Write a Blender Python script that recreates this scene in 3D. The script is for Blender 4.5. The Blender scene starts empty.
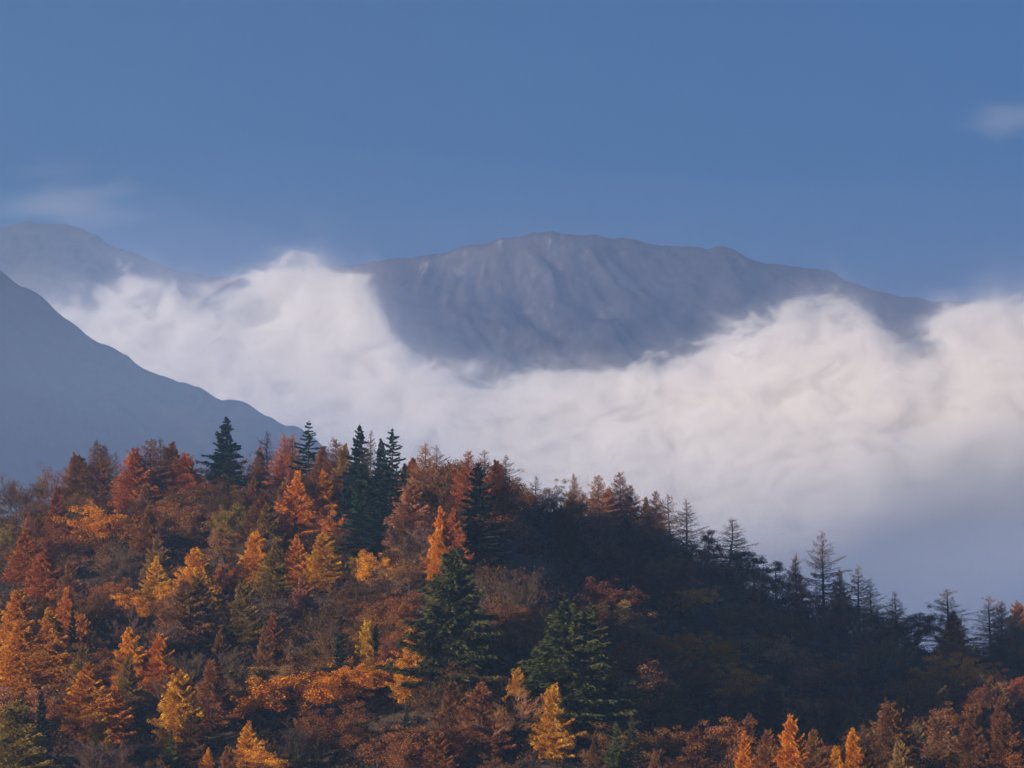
import bpy, math, random
import numpy as np
from mathutils import Vector

R = math.radians
rng = np.random.default_rng(7)
random.seed(7)
sc = bpy.context.scene
col = sc.collection

# ------------------------------------------------------------------ camera and layout helpers
CAM_Z = 2.0
F_PX = 512 / math.tan(R(10))
PITCH = math.atan(416 / F_PX)
CP, SP = math.cos(PITCH), math.sin(PITCH)

def at(px, py, Y):
    """point at distance Y (metres north of the camera) along a sight line"""
    a, b = (px - 512) / F_PX, (384 - py) / F_PX
    dy, dz = CP - b * SP, SP + b * CP
    k = Y / dy
    return a * k, Y, CAM_Z + dz * k

def proj(x, y, z):
    z = z - CAM_Z
    f = y * CP + z * SP
    u = -y * SP + z * CP
    return 512 + F_PX * x / f, 384 - F_PX * u / f

cam_d = bpy.data.cameras.new('camera')
cam_d.sensor_fit = 'HORIZONTAL'
cam_d.angle = R(20)
cam_d.clip_start = 1.0
cam_d.clip_end = 60000
cam = bpy.data.objects.new('camera', cam_d)
cam.location = (0, 0, CAM_Z)
cam.rotation_euler = (math.pi / 2 + PITCH, 0, 0)
col.objects.link(cam)
sc.camera = cam

# ------------------------------------------------------------------ numeric noise
def hash2(ix, iy, seed):
    h = (ix.astype(np.int64) * 374761393 + iy.astype(np.int64) * 668265263 + seed * 974634777) & 0x7fffffff
    h = ((h ^ (h >> 13)) * 1274126177) & 0x7fffffff
    return ((h ^ (h >> 16)) & 0xffff) / 65535.0

def vnoise(x, y, seed=0):
    x = np.asarray(x, float); y = np.asarray(y, float)
    ix, iy = np.floor(x), np.floor(y)
    fx, fy = x - ix, y - iy
    fx = fx * fx * fx * (fx * (fx * 6 - 15) + 10); fy = fy * fy * fy * (fy * (fy * 6 - 15) + 10)
    a = hash2(ix, iy, seed); b = hash2(ix + 1, iy, seed)
    c = hash2(ix, iy + 1, seed); d = hash2(ix + 1, iy + 1, seed)
    return (a + (b - a) * fx) * (1 - fy) + (c + (d - c) * fx) * fy - 0.5

def fbm(x, y, seed=0, octs=5, gain=0.5):
    s, a = 0, 1.0
    for k in range(octs):
        s = s + a * vnoise(x * 2 ** k + 17.3 * k, y * 2 ** k + 9.1 * k, seed + k)
        a *= gain
    return s

def ridged(x, y, seed=0, octs=4):
    s, a = 0, 1.0
    for k in range(octs):
        s = s + a * (0.5 - 2 * np.abs(vnoise(x * 2 ** k + 5.3 * k, y * 2 ** k + 3.7 * k, seed + k)))
        a *= 0.5
    return s

def smooth(t):
    t = np.clip(t, 0, 1)
    return t * t * (3 - 2 * t)

# ------------------------------------------------------------------ materials
def new_mat(name):
    m = bpy.data.materials.new(name)
    m.use_nodes = True
    nt = m.node_tree
    nt.nodes.clear()
    return m, nt, nt.nodes.new('ShaderNodeOutputMaterial')

def N(nt, kind, **kw):
    n = nt.nodes.new(kind)
    for k, v in kw.items():
        if k.startswith('_'):
            n.inputs[k[1:].replace('_', ' ')].default_value = v
        else:
            setattr(n, k, v)
    return n

def math_node(nt, op, a=None, b=None, c=None, clamp=False):
    n = nt.nodes.new('ShaderNodeMath'); n.operation = op; n.use_clamp = clamp
    for i, v in enumerate((a, b, c)):
        if v is None: continue
        if isinstance(v, (int, float)): n.inputs[i].default_value = v
        else: nt.links.new(v, n.inputs[i])
    return n.outputs[0]

def ramp(nt, fac, stops):
    n = nt.nodes.new('ShaderNodeValToRGB')
    e = n.color_ramp.elements
    while len(e) < len(stops): e.new(0.5)
    for el, (p, c) in zip(e, stops):
        el.position = p; el.color = (*c, 1)
    nt.links.new(fac, n.inputs[0])
    return n.outputs[0]

def foliage_material(name, rough_var, translucent):
    """leaf colour comes from each tree's own colour, varied from spray to spray"""
    m, nt, out = new_mat(name)
    L = nt.links.new
    info = N(nt, 'ShaderNodeObjectInfo')
    var = N(nt, 'ShaderNodeAttribute', attribute_name='var')
    tc = N(nt, 'ShaderNodeTexCoord')
    noi = N(nt, 'ShaderNodeTexNoise', _Scale=0.45, _Detail=2.0)
    L(tc.outputs['Object'], noi.inputs['Vector'])
    hue = N(nt, 'ShaderNodeHueSaturation')
    L(info.outputs['Color'], hue.inputs['Color'])
    v1 = math_node(nt, 'MULTIPLY_ADD', var.outputs['Fac'], rough_var, 1 - rough_var / 2)
    v2 = math_node(nt, 'MULTIPLY_ADD', noi.outputs['Fac'], 0.9, 0.55)
    L(math_node(nt, 'MULTIPLY', v1, v2), hue.inputs['Value'])
    h1 = math_node(nt, 'MULTIPLY_ADD', noi.outputs['Fac'], 0.06, 0.47)
    h2 = math_node(nt, 'MULTIPLY_ADD', var.outputs['Fac'], 0.03, -0.015)
    L(math_node(nt, 'ADD', h1, h2), hue.inputs['Hue'])
    d = N(nt, 'ShaderNodeBsdfDiffuse'); t = N(nt, 'ShaderNodeBsdfTranslucent')
    L(hue.outputs[0], d.inputs['Color']); L(hue.outputs[0], t.inputs['Color'])
    mx = N(nt, 'ShaderNodeMixShader'); mx.inputs[0].default_value = translucent
    L(d.outputs[0], mx.inputs[1]); L(t.outputs[0], mx.inputs[2])
    L(mx.outputs[0], out.inputs['Surface'])
    return m

M_LEAF = foliage_material('autumn_leaves', 1.0, 0.25)
M_NEEDLE = foliage_material('evergreen_needles', 0.8, 0.12)

def bark_material(name, c0, c1):
    m, nt, out = new_mat(name)
    L = nt.links.new
    tc = N(nt, 'ShaderNodeTexCoord')
    mp = N(nt, 'ShaderNodeMapping'); mp.inputs['Scale'].default_value = (6, 6, 0.8)
    L(tc.outputs['Object'], mp.inputs[0])
    noi = N(nt, 'ShaderNodeTexNoise', _Scale=1.0, _Detail=4.0)
    L(mp.outputs[0], noi.inputs['Vector'])
    b = N(nt, 'ShaderNodeBsdfPrincipled', _Roughness=0.9)
    L(ramp(nt, noi.outputs['Fac'], [(0.35, c0), (0.8, c1)]), b.inputs['Base Color'])
    bp = N(nt, 'ShaderNodeBump', _Strength=0.5, _Distance=0.1)
    L(noi.outputs['Fac'], bp.inputs['Height']); L(bp.outputs[0], b.inputs['Normal'])
    L(b.outputs[0], out.inputs['Surface'])
    return m

M_BARK = bark_material('bark', (0.035, 0.024, 0.02), (0.10, 0.07, 0.06))

def ground_material(name, cols, scale, bump=2.0):
    m, nt, out = new_mat(name)
    L = nt.links.new
    geo = N(nt, 'ShaderNodeNewGeometry')
    mp = N(nt, 'ShaderNodeMapping'); mp.inputs['Scale'].default_value = (scale,) * 3
    L(geo.outputs['Position'], mp.inputs[0])
    noi = N(nt, 'ShaderNodeTexNoise', _Scale=1.0, _Detail=8.0, _Roughness=0.62)
    L(mp.outputs[0], noi.inputs['Vector'])
    b = N(nt, 'ShaderNodeBsdfPrincipled', _Roughness=0.95)
    L(ramp(nt, noi.outputs['Fac'], cols), b.inputs['Base Color'])
    bp = N(nt, 'ShaderNodeBump', _Strength=0.6, _Distance=bump)
    L(noi.outputs['Fac'], bp.inputs['Height']); L(bp.outputs[0], b.inputs['Normal'])
    L(b.outputs[0], out.inputs['Surface'])
    return m

M_FLOOR = ground_material('forest_floor', [(0.3, (0.02, 0.013, 0.008)), (0.7, (0.07, 0.04, 0.02))], 0.4, 0.3)
M_VALLEY = ground_material('valley_grass', [(0.3, (0.05, 0.06, 0.025)), (0.7, (0.11, 0.10, 0.04))], 0.02, 1.0)

def fell_material(name, craggy):
    """heather and grass on the gentle slopes, bare rock where the face is steep"""
    m, nt, out = new_mat(name)
    L = nt.links.new
    geo = N(nt, 'ShaderNodeNewGeometry')
    sep = N(nt, 'ShaderNodeSeparateXYZ'); L(geo.outputs['Normal'], sep.inputs[0])
    mp = N(nt, 'ShaderNodeMapping'); mp.inputs['Scale'].default_value = (0.022, 0.010, 0.009)
    L(geo.outputs['Position'], mp.inputs[0])
    noi = N(nt, 'ShaderNodeTexNoise', _Scale=1.0, _Detail=9.0, _Roughness=0.68)
    L(mp.outputs[0], noi.inputs['Vector'])
    heath = ramp(nt, noi.outputs['Fac'], [(0.3, (0.022, 0.014, 0.020)), (0.55, (0.042, 0.026, 0.033)), (0.78, (0.08, 0.055, 0.056))])
    noi2 = N(nt, 'ShaderNodeTexNoise', _Scale=3.1, _Detail=11.0, _Roughness=0.78)
    L(mp.outputs[0], noi2.inputs['Vector'])
    rock = ramp(nt, noi2.outputs['Fac'], [(0.35, (0.03, 0.026, 0.028)), (0.54, (0.075, 0.064, 0.064)), (0.68, (0.32, 0.28, 0.27))])
    steep = math_node(nt, 'SUBTRACT', 1.0, sep.outputs['Z'])
    k = math_node(nt, 'MULTIPLY_ADD', noi2.outputs['Fac'], 0.7, steep)
    sp = N(nt, 'ShaderNodeSeparateXYZ'); L(geo.outputs['Position'], sp.inputs[0])
    cz = N(nt, 'ShaderNodeMapRange'); cz.inputs[1].default_value = 40.0; cz.inputs[2].default_value = 420.0       # the crags below the summit
    cz.inputs[3].default_value = 0.16; cz.inputs[4].default_value = -0.06
    L(math_node(nt, 'ABSOLUTE', math_node(nt, 'ADD', sp.outputs['X'], 60.0)), cz.inputs[0])
    k = math_node(nt, 'ADD', k, cz.outputs[0])
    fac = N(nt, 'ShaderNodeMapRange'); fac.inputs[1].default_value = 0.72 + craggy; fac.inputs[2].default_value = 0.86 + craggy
    L(k, fac.inputs[0])
    mx = N(nt, 'ShaderNodeMix', data_type='RGBA')
    L(fac.outputs[0], mx.inputs[0]); L(heath, mx.inputs[6]); L(rock, mx.inputs[7])
    b = N(nt, 'ShaderNodeBsdfPrincipled', _Roughness=0.95)
    L(mx.outputs[2], b.inputs['Base Color'])
    bp = N(nt, 'ShaderNodeBump', _Strength=0.8, _Distance=12.0)
    L(noi2.outputs['Fac'], bp.inputs['Height']); L(bp.outputs[0], b.inputs['Normal'])
    L(b.outputs[0], out.inputs['Surface'])
    return m

M_FELL = fell_material('fell_rock_and_heather', 0.0)
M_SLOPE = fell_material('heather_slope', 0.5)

# ------------------------------------------------------------------ terrain
CREST_PX = np.array([-500, -120, 0, 60, 120, 200, 260, 330, 400, 480, 560, 650, 720, 790, 870, 940, 1024, 1150, 1500])
CREST_PY = np.array([660, 560, 533, 524, 508, 500, 492, 484, 497, 512, 528, 542, 577, 611, 640, 656, 668, 690, 760])
YC0 = 880.0
CREST_X = (CREST_PX - 512) / F_PX * YC0 / CP
CREST_Z = np.array([at(p, q, YC0)[2] for p, q in zip(CREST_PX, CREST_PY)])

def hill_z(x, y):
    x = np.asarray(x, float); y = np.asarray(y, float)
    k = np.clip(y / YC0, 0.55, 1.2)
    zc = np.interp(x / (0.45 + 0.55 * k), CREST_X, CREST_Z)
    for d in (-7, 7):                              # soften the kinks of the profile
        zc = zc + np.interp((x + d) / (0.45 + 0.55 * k), CREST_X, CREST_Z)
    zc = zc / 3
    t = (y - 545.0) / (YC0 - 545.0)
    up = 1 - np.maximum(1 - t, 0) ** 1.35
    z = np.where(t < 1, -8 + (zc + 8) * up, zc)
    z = np.where(t < 0, -8 - (545.0 - y) * 0.30, z)
    z = z - np.maximum(y - YC0, 0) ** 2 * 0.004 / (1 + np.maximum(y - YC0, 0) * 0.009)
    mid = np.clip(1 - ((t - 0.50) / 0.41) ** 2, 0, 1)
    spur = np.exp(-((x + 16 - 20 * (1 - t)) / 27) ** 2) * 24  # spur shaped to keep the low sun off the slope to its right
    bowl = np.exp(-((x - 62) / 44) ** 2) * -22  # hollow sunk so that it lies in the shade of the spur
    z = z + (spur + bowl) * mid
    low = np.exp(-((t - 0.05) / 0.10) ** 2)
    z = z + low * 10 * smooth((x - 26) / 26)  # rise added so the trees at the bottom right catch the sun
    z = z + fbm(x / 45, y / 45, 3, 4) * 5.0
    return np.maximum(z, -60)

def grid_mesh(name, xs, ys, zf, mat, kind='structure'):
    X, Y = np.meshgrid(xs, ys)
    Z = zf(X, Y)
    nx, ny = len(xs), len(ys)
    co = np.stack([X, Y, Z], -1).reshape(-1, 3)
    i = np.arange(nx * ny).reshape(ny, nx)
    f = np.stack([i[:-1, :-1], i[:-1, 1:], i[1:, 1:], i[1:, :-1]], -1).reshape(-1, 4)
    me = bpy.data.meshes.new(name)
    me.from_pydata(co.tolist(), [], f.tolist())
    me.polygons.foreach_set('use_smooth', [True] * len(f))
    me.materials.append(mat)
    o = bpy.data.objects.new(name, me)
    col.objects.link(o)
    if kind: o['kind'] = kind
    return o

def ground_z(x, y):
    z = -52 * smooth((y - 40) / 420) + fbm(x / 400, y / 400, 21, 4) * 6 * smooth((y - 60) / 300)
    return z

o = grid_mesh('ground', np.linspace(-2450, 2450, 71), np.concatenate([np.linspace(-900, 900, 61), np.linspace(960, 8100, 72)]), ground_z, M_VALLEY)
o['label'] = 'grassy valley floor below the wooded hill'; o['category'] = 'ground'
o = grid_mesh('hill', np.arange(-330, 331, 3.0), np.arange(380, 1181, 3.0), hill_z, M_FLOOR)
o['label'] = 'brown leaf littered ground of the wooded hill'; o['category'] = 'hill'

# the far fell: one ridge with the peak at the left, a col, and the long main summit
FP = [(-400, 300, 6300), (-250, 262, 6300), (-120, 238, 6300), (-50, 230, 6300), (0, 226, 6300), (33, 222.5, 6300), (50, 220.5, 6300), (63, 223, 6280), (80, 228, 6260), (100, 238, 6230), (120, 248, 6200),
      (143, 258, 6150), (166, 266, 6100), (186, 272, 6050), (213, 276, 6000), (233, 277.5, 5960), (256, 277, 5920), (300, 272, 5860), (345, 266, 5800), (380, 260, 5760),
      (413, 256, 5720), (450, 250, 5680), (489, 242, 5620), (503, 237.5, 5600), (521, 237.5, 5600), (539, 233, 5590), (553, 229, 5590), (572, 232, 5590),
      (586, 235, 5600), (622, 238, 5640), (652, 243, 5680), (680, 246, 5700), (700, 247.5, 5720), (710, 246, 5730), (726, 246, 5740), (740, 253, 5750),
      (756, 260.5, 5770), (790, 266, 5800), (813, 267, 5830), (833, 271.5, 5850), (839, 276, 5860), (863, 286.5, 5880), (893, 294, 5910), (926, 298, 5940),
      (962, 302, 5960), (1024, 314, 6000), (1120, 335, 6000), (1300, 385, 6000), (1500, 450, 6000)]
FX = np.array([at(*p)[0] for p in FP]); FZ = np.array([at(*p)[2] for p in FP]); FY = np.array([p[2] for p in FP], float)

def fell_z(x, y):
    zr = np.interp(x, FX, FZ); yr = np.interp(x, FX, FY)
    d = y - yr
    a = np.abs(d)
    crag = np.exp(-((x - 40) / 190) ** 2)
    prof = np.where(d < 0, a * (0.62 + 0.22 * crag) + 40 * crag * smooth(a / 70), a * 0.30)
    w = x + 0.20 * d + 120 * fbm(x / 500, y / 500, 41, 3)
    amp = smooth((a - 5) / 260)
    gul = ridged(w / 210, y / 900, 51, 5)
    fine = ridged(w / 46, y / 260, 61, 4)
    z = zr - prof + amp * (gul * (12 + 30 * crag) - 6) + smooth((a - 2) / 60) * fine * (5 + 34 * crag) + amp * fbm(x / 90, y / 90, 77, 4) * 30
    z = z + fbm(x / 40, y / 40, 71, 5, .6) * 9
    return np.maximum(z, -80)

o = grid_mesh('mountain', np.arange(-2300, 2301, 7.0), np.concatenate([np.arange(4050, 6500, 8.0), np.arange(6500, 7400, 40.0)]), fell_z, M_FELL)
o['label'] = 'long hazy mountain with a craggy central summit'; o['category'] = 'mountain'

# the steep hillside coming down from the left, nearer than the cloud
SPX = [(-900, 780), (-600, 620), (-400, 480), (-250, 360), (-150, 290), (-70, 260), (0, 268), (10, 271), (17, 281), (33, 293), (50, 304.5), (80, 326), (110, 346), (140, 363), (173, 378),
       (206, 388), (233, 394), (252, 402.5), (276, 415), (300, 426), (330, 446), (380, 490), (450, 560), (560, 680), (700, 800)]
SY = 2400.0
SX = np.array([at(p, q, SY)[0] for p, q in SPX]); SZ = np.array([at(p, q, SY)[2] for p, q in SPX])

def slope_z(x, y):
    z0 = np.interp(x, SX, SZ)
    d = y - (SY + 0.12 * (x + 400))
    a = np.abs(d)
    z = z0 - np.where(d < 0, a * 0.52, a * 0.75)
    z = z + smooth(a / 200) * (ridged((x + d * .5) / 160, y / 420, 81, 4) * 34 - 10)
    z = z + fbm(x / 22, y / 22, 91, 4) * 6 + fbm(x / 120, y / 120, 95, 3) * 14 * smooth(a / 60)
    return np.maximum(z, -70)

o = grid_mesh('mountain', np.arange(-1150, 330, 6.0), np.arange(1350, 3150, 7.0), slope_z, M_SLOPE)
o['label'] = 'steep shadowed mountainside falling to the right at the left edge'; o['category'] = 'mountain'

# ------------------------------------------------------------------ tree meshes
class Shape:
    def __init__(s):
        s.v, s.f, s.lc, s.la, s.ln, s.ls = [], [], [], [], [], []
    def tube(s, pts, rad, sides=3):
        b = len(s.v)
        n = len(pts)
        for i, (p, r) in enumerate(zip(pts, rad)):
            p = np.asarray(p, float)
            d = np.asarray(pts[min(i + 1, n - 1)], float) - np.asarray(pts[max(i - 1, 0)], float)
            d = d / (np.linalg.norm(d) + 1e-9)
            u = np.cross(d, (0.31, 0.95, 0.11) if abs(d[1]) < .9 else (1, 0, 0)); u /= np.linalg.norm(u) + 1e-9
            w = np.cross(d, u)
            for k in range(sides):
                a = 2 * math.pi * k / sides
                s.v.append(tuple(p + r * (math.cos(a) * u + math.sin(a) * w)))
        for i in range(n - 1):
            for k in range(sides):
                k2 = (k + 1) % sides
                s.f.append((b + i * sides + k, b + i * sides + k2, b + (i + 1) * sides + k2, b + (i + 1) * sides + k))
    def leaves(s, c, axis, nrm, length, width):
        s.lc.append(np.asarray(c)); s.la.append(np.asarray(axis)); s.ln.append(np.asarray(nrm))
        s.ls.append(np.stack([length, width], -1))
    def mesh(s, name, mat):
        me = bpy.data.meshes.new(name)
        v, f = list(s.v), list(s.f)
        var = [0.5] * len(f)
        if s.lc:
            c = np.concatenate(s.lc); a = np.concatenate(s.la); n = np.concatenate(s.ln); l = np.concatenate(s.ls)
            a = a / (np.linalg.norm(a, axis=1, keepdims=True) + 1e-9)
            b = np.cross(n, a); b /= np.linalg.norm(b, axis=1, keepdims=True) + 1e-9
            nn = np.cross(a, b)
            L, W = l[:, :1] / 2, l[:, 1:] / 2
            q = np.stack([c - a * L, c + b * W + nn * W * .35, c + a * L, c - b * W + nn * W * .35], 1).reshape(-1, 3)
            base = len(v)
            v += q.tolist()
            k = len(c)
            f += (np.arange(k * 4).reshape(k, 4) + base).tolist()
            var += rng.random(k).tolist()
        me.from_pydata(v, [], f)
        at_ = me.attributes.new('var', 'FLOAT', 'FACE')
        at_.data.foreach_set('value', var)
        me.materials.append(mat)
        return me

def rdir(n):
    v = rng.normal(size=(n, 3))
    return v / np.linalg.norm(v, axis=1, keepdims=True)

def conifer(name, H=20, Rr=3.6, base=.16, step=.55, nb=5, e_low=-12, e_top=42, droop=0.0, p=.85, per_m=26, leaf=(.5, .24),
            mat=None, t0=.15, wid=.36, hang=.18, bare_top=0.0, thin=1.0, irregular=.25, lean=.25, upright=.45, jit=.12):
    tr, cr = Shape(), Shape()
    wob = rng.normal(size=(2, 2)) * lean
    def axis(h):
        u = h / H
        return np.array([wob[0, 0] * math.sin(u * 3) * u, wob[0, 1] * math.sin(u * 2.4) * u, h])
    hs = np.linspace(0, H, 12)
    tr.tube([axis(h) for h in hs], [.30 * (1 - h / H) ** .8 + .02 for h in hs], 6)
    zb = base * H
    h = zb
    az = rng.random() * 6
    while h < H - .25:
        u = (h - zb) / (H - zb)
        n = max(3, int(round(nb * (1 - .4 * u))))
        for k in range(n):
            az += 2 * math.pi / n + rng.normal() * .25
            L = (Rr * (1 - u) ** p * min(1, .55 + u * 4) + .25) * (1 + rng.normal() * irregular)
            if L < .2 or (rng.random() < .05): continue
            e = R(e_low + (e_top - e_low) * u + rng.normal() * 7)
            dh = np.array([math.cos(az), math.sin(az), 0])
            start = axis(h + rng.normal() * jit)
            pts = []
            for i in range(4):
                t = i / 3
                pts.append(start + dh * L * t * math.cos(e) + np.array([0, 0, L * (t * math.sin(e) - droop * t * (1 - .55 * t) + .10 * t * t)]))
            r0 = .028 + .016 * L
            tr.tube(pts, [r0, r0 * .75, r0 * .5, .012], 3)
            dens = thin * (1 - bare_top * smooth((u - .25) / .5))
            m = int(per_m * L * dens * rng.uniform(.6, 1.3) + .5 * dens)
            if m < 1: continue
            t = t0 + (1 - t0) * rng.random(m) ** .8
            P = np.array(pts)
            idx = np.minimum((t * 3).astype(int), 2); fr = (t * 3 - idx)[:, None]
            c = P[idx] * (1 - fr) + P[idx + 1] * fr
            s = rng.uniform(-1, 1, m)
            lat = np.array([-dh[1], dh[0], 0])
            c = c + lat * (s * wid * L * (1.05 - t * .75))[:, None]
            c[:, 2] -= np.abs(s) * hang * .9 + rng.random(m) * hang
            a = dh + lat * (s * 1.1)[:, None] + rdir(m) * .45
            a[:, 2] -= hang * .8
            nr = rdir(m) + np.array([0, 0, upright])
            cr.leaves(c, a, nr, leaf[0] * rng.uniform(.6, 1.4, m), leaf[1] * rng.uniform(.7, 1.3, m))
        h += step * rng.uniform(.75, 1.25)
    m = int(14 * thin * (1 - bare_top))
    if m > 0:
        c = np.repeat(axis(H)[None], m, 0); c[:, 2] -= rng.random(m) * 1.2
        cr.leaves(c, rdir(m) + np.array([0, 0, 1.2]), rdir(m), leaf[0] * np.ones(m), leaf[1] * np.ones(m))
    return tr.mesh(name + '_trunk', M_BARK), cr.mesh(name + '_crown', mat)

def limbs_of(H, spread, trunk_share, n_main, sub, upward):
    """branch skeleton of a broadleaf tree: list of (points, radii, level)"""
    out = []
    top = np.array([rng.normal() * .3, rng.normal() * .3, H * trunk_share])
    out.append(([np.zeros(3), top * .5 + np.array([rng.normal() * .1, rng.normal() * .1, 0]), top], [.034 * H / 1.6, .028 * H / 1.6, .024 * H / 1.6], 0))
    tips = []
    for k in range(n_main):
        az = 2 * math.pi * (k + rng.uniform(-.3, .3)) / n_main
        el = R(rng.uniform(18, 78) if upward else rng.uniform(5, 70))
        L = H * (1 - trunk_share) * rng.uniform(.68, .95) * (0.75 + .25 * math.sin(el))
        d = np.array([math.cos(az) * math.cos(el) * spread, math.sin(az) * math.cos(el) * spread, math.sin(el)])
        s0 = top * rng.uniform(.72, 1)
        p1 = s0 + d * L * .45 + rng.normal(size=3) * .3
        p2 = s0 + d * L * .9 + np.array([0, 0, L * .10]) + rng.normal(size=3) * .5
        r = .014 * H / 1.6
        out.append(([s0, p1, p2], [r, r * .7, r * .3], 1))
        tips.append(p2)
        for j in range(sub):
            t = rng.uniform(.35, .95)
            q = s0 + (p1 - s0) * min(t / .5, 1) + (p2 - p1) * max((t - .5) / .5, 0)
            dd = d + rdir(1)[0] * .85; dd[2] += .25
            dd /= np.linalg.norm(dd)
            l2 = L * rng.uniform(.3, .55)
            e1 = q + dd * l2 * .5 + rng.normal(size=3) * .15; e2 = q + dd * l2
            out.append(([q, e1, e2], [r * .5, r * .32, r * .12], 2))
            tips.append(e2); tips.append(e1 + rng.normal(size=3) * .4)
    return out, tips

def broadleaf(name, H=13, spread=1.0, n_main=8, sub=4, clump=1.25, per=58, leaf=(.42, .30), upward=True, thin=1.0):
    tr, cr = Shape(), Shape()
    sk, tips = limbs_of(H, spread, .2, n_main, sub, upward)
    for pts, rad, lv in sk: tr.tube(pts, rad, 6 if lv == 0 else 4 if lv == 1 else 3)
    zmax = max(t[2] for t in tips)
    for c0 in tips:
        r = clump * rng.uniform(.6, 1.25)
        m = int(per * thin * r * r * rng.uniform(.5, 1.2))
        if m < 3: continue
        d = rdir(m) * (rng.random(m) ** .45)[:, None] * r
        d[:, 2] *= .72
        nr = rdir(m) + d / r * .5 + np.array([0, 0, .25])
        cr.leaves(c0 + d, rdir(m), nr, leaf[0] * rng.uniform(.6, 1.4, m), leaf[1] * rng.uniform(.6, 1.3, m))
    k = H / (zmax + clump * .7)
    return tr.mesh(name + '_trunk', M_BARK), cr.mesh(name + '_crown', M_LEAF), k

def bare(name, H=12, spread=1.0, twigs=13):
    tr, cr = Shape(), Shape()
    sk, tips = limbs_of(H, spread, .16, 12, 6, True)
    for pts, rad, lv in sk: tr.tube(pts, rad, 6 if lv == 0 else 4 if lv == 1 else 3)
    for pts, rad, lv in sk[1:]:
        for j in range(twigs if lv == 2 else twigs):
            t = rng.uniform(.3, 1)
            q = pts[1] + (pts[2] - pts[1]) * (t * 2 - 1) if t > .5 else pts[0] + (pts[1] - pts[0]) * t * 2
            d = (pts[2] - pts[0]); d = d / np.linalg.norm(d) + rdir(1)[0] * .8 + np.array([0, 0, .45])
            d /= np.linalg.norm(d)
            l = H * rng.uniform(.07, .15)
            e = q + d * l
            cr.tube([q, q + d * l * .55 + rng.normal(size=3) * .08, e], [.045, .032, .010], 3)
            for i in range(2):
                f = q + d * l * rng.uniform(.3, .9)
                g = d + rdir(1)[0] * .8; g /= np.linalg.norm(g)
                cr.tube([f, f + g * l * .6], [.03, .008], 3)
    zmax = max(p[2][2] for p, r, l in sk)
    return tr.mesh(name + '_trunk', M_BARK), cr.mesh(name + '_crown', M_LEAF), H / (zmax + .6)

def pine(name, H=15):
    tr, cr = Shape(), Shape()
    top = np.array([rng.normal() * .8, rng.normal() * .8, H * .86])
    tr.tube([np.zeros(3), top * .5 + rng.normal(size=3) * .25, top], [.26, .2, .1], 6)
    for k in range(26):
        u = rng.uniform(.30, 1)
        az = k * 2.4 + rng.normal() * .3
        L = (1.3 + 2.3 * (1 - (u - .30) / .70)) * rng.uniform(.6, 1.2)
        s0 = top * u
        e = s0 + np.array([math.cos(az) * L, math.sin(az) * L, L * rng.uniform(.15, .55)])
        tr.tube([s0, (s0 + e) / 2 + rng.normal(size=3) * .2, e], [.08, .06, .03], 3)
        for q in (e, (s0 + e) / 2 + rng.normal(size=3) * .5, e + rng.normal(size=3) * .7):
            m = int(rng.uniform(50, 90))
            d = rdir(m) * (rng.random(m) ** .5)[:, None] * np.array([1.1, 1.1, .75])
            cr.leaves(q + d, rdir(m) + np.array([0, 0, .4]), rdir(m) + np.array([0, 0, .5]), rng.uniform(.25, .5, m), rng.uniform(.12, .22, m))
    return tr.mesh(name + '_trunk', M_BARK), cr.mesh(name + '_crown', M_NEEDLE)

VAR = {}       # kind -> list of (trunk mesh, crown mesh, true height, true half width)
def reg(kind, H, W, tc): VAR.setdefault(kind, []).append((tc[0], tc[1], H / (tc[2] if len(tc) > 2 else 1), W))
for i in range(6):
    reg('larch', 20, 4.2, conifer('larch', 20, 4.0 + .35 * (i % 3), .08, .30, 4, 6, 58, -.02, .42 + .13 * (i % 4), 60, (.34, .19), M_LEAF, t0=.05, irregular=.20, wid=.62, hang=.55, upright=.05, jit=.5))
for i in range(3):
    reg('larch_thin', 20, 4.0, conifer('larch', 20, 4.1, .10, .40, 5, 0, 48, .0, .66, 44, (.32, .17), M_LEAF, t0=.08, bare_top=.65, irregular=.26, wid=.55, hang=.45, upright=.05, jit=.4))
for i in range(4):
    reg('larch_bare', 20, 4.2, conifer('larch', 20, 4.3 + .3 * (i % 2), .16, .44, 5, -4 - 4 * (i % 3), 42, .02, .75, 40, (.32, .10), M_LEAF, bare_top=.4, thin=.5, irregular=.34, wid=.40, hang=.3, upright=.05, jit=.35, lean=.5))
for i in range(3):
    reg('spruce', 22, 3.6, conifer('spruce', 22, 3.9, .06, .42, 6, -10, 34, .16, .92, 56, (.42, .19), M_NEEDLE, hang=.3, irregular=.34, jit=.2))
for i in range(2):
    reg('spruce_open', 22, 3.3, conifer('spruce', 22, 3.7, .12, .85, 6, -4, 26, .14, .75, 40, (.5, .2), M_NEEDLE, hang=.22, irregular=.32, wid=.24))
for i in range(2):
    reg('fir', 28, 6.4, conifer('fir', 28, 6.6, .06, .62, 7, -12, 34, .18, .78, 46, (.75, .26), M_NEEDLE, hang=.65, irregular=.26, wid=.30))
for i in range(6):
    reg('broad', 13, 5.2, broadleaf('broadleaf', 13, [1.0, 1.15, .85, 1.05, .75, 1.2][i], 10 + i % 3, 6, 1.2, 92, (.28, .20), upward=i % 2 == 0))
for i in range(3):
    reg('broad_thin', 13, 5.0, broadleaf('broadleaf', 13, [1.0, 1.15, .8][i], 11, 6, 1.2, 24, (.32, .2), upward=True))
for i in range(4):
    reg('bare', 12, 5.0, bare('bare', 12, [1.0, 1.2, .8, 1.1][i], 15))
for i in range(2):
    reg('pine', 15, 3.6, pine('pine', 15))

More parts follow.
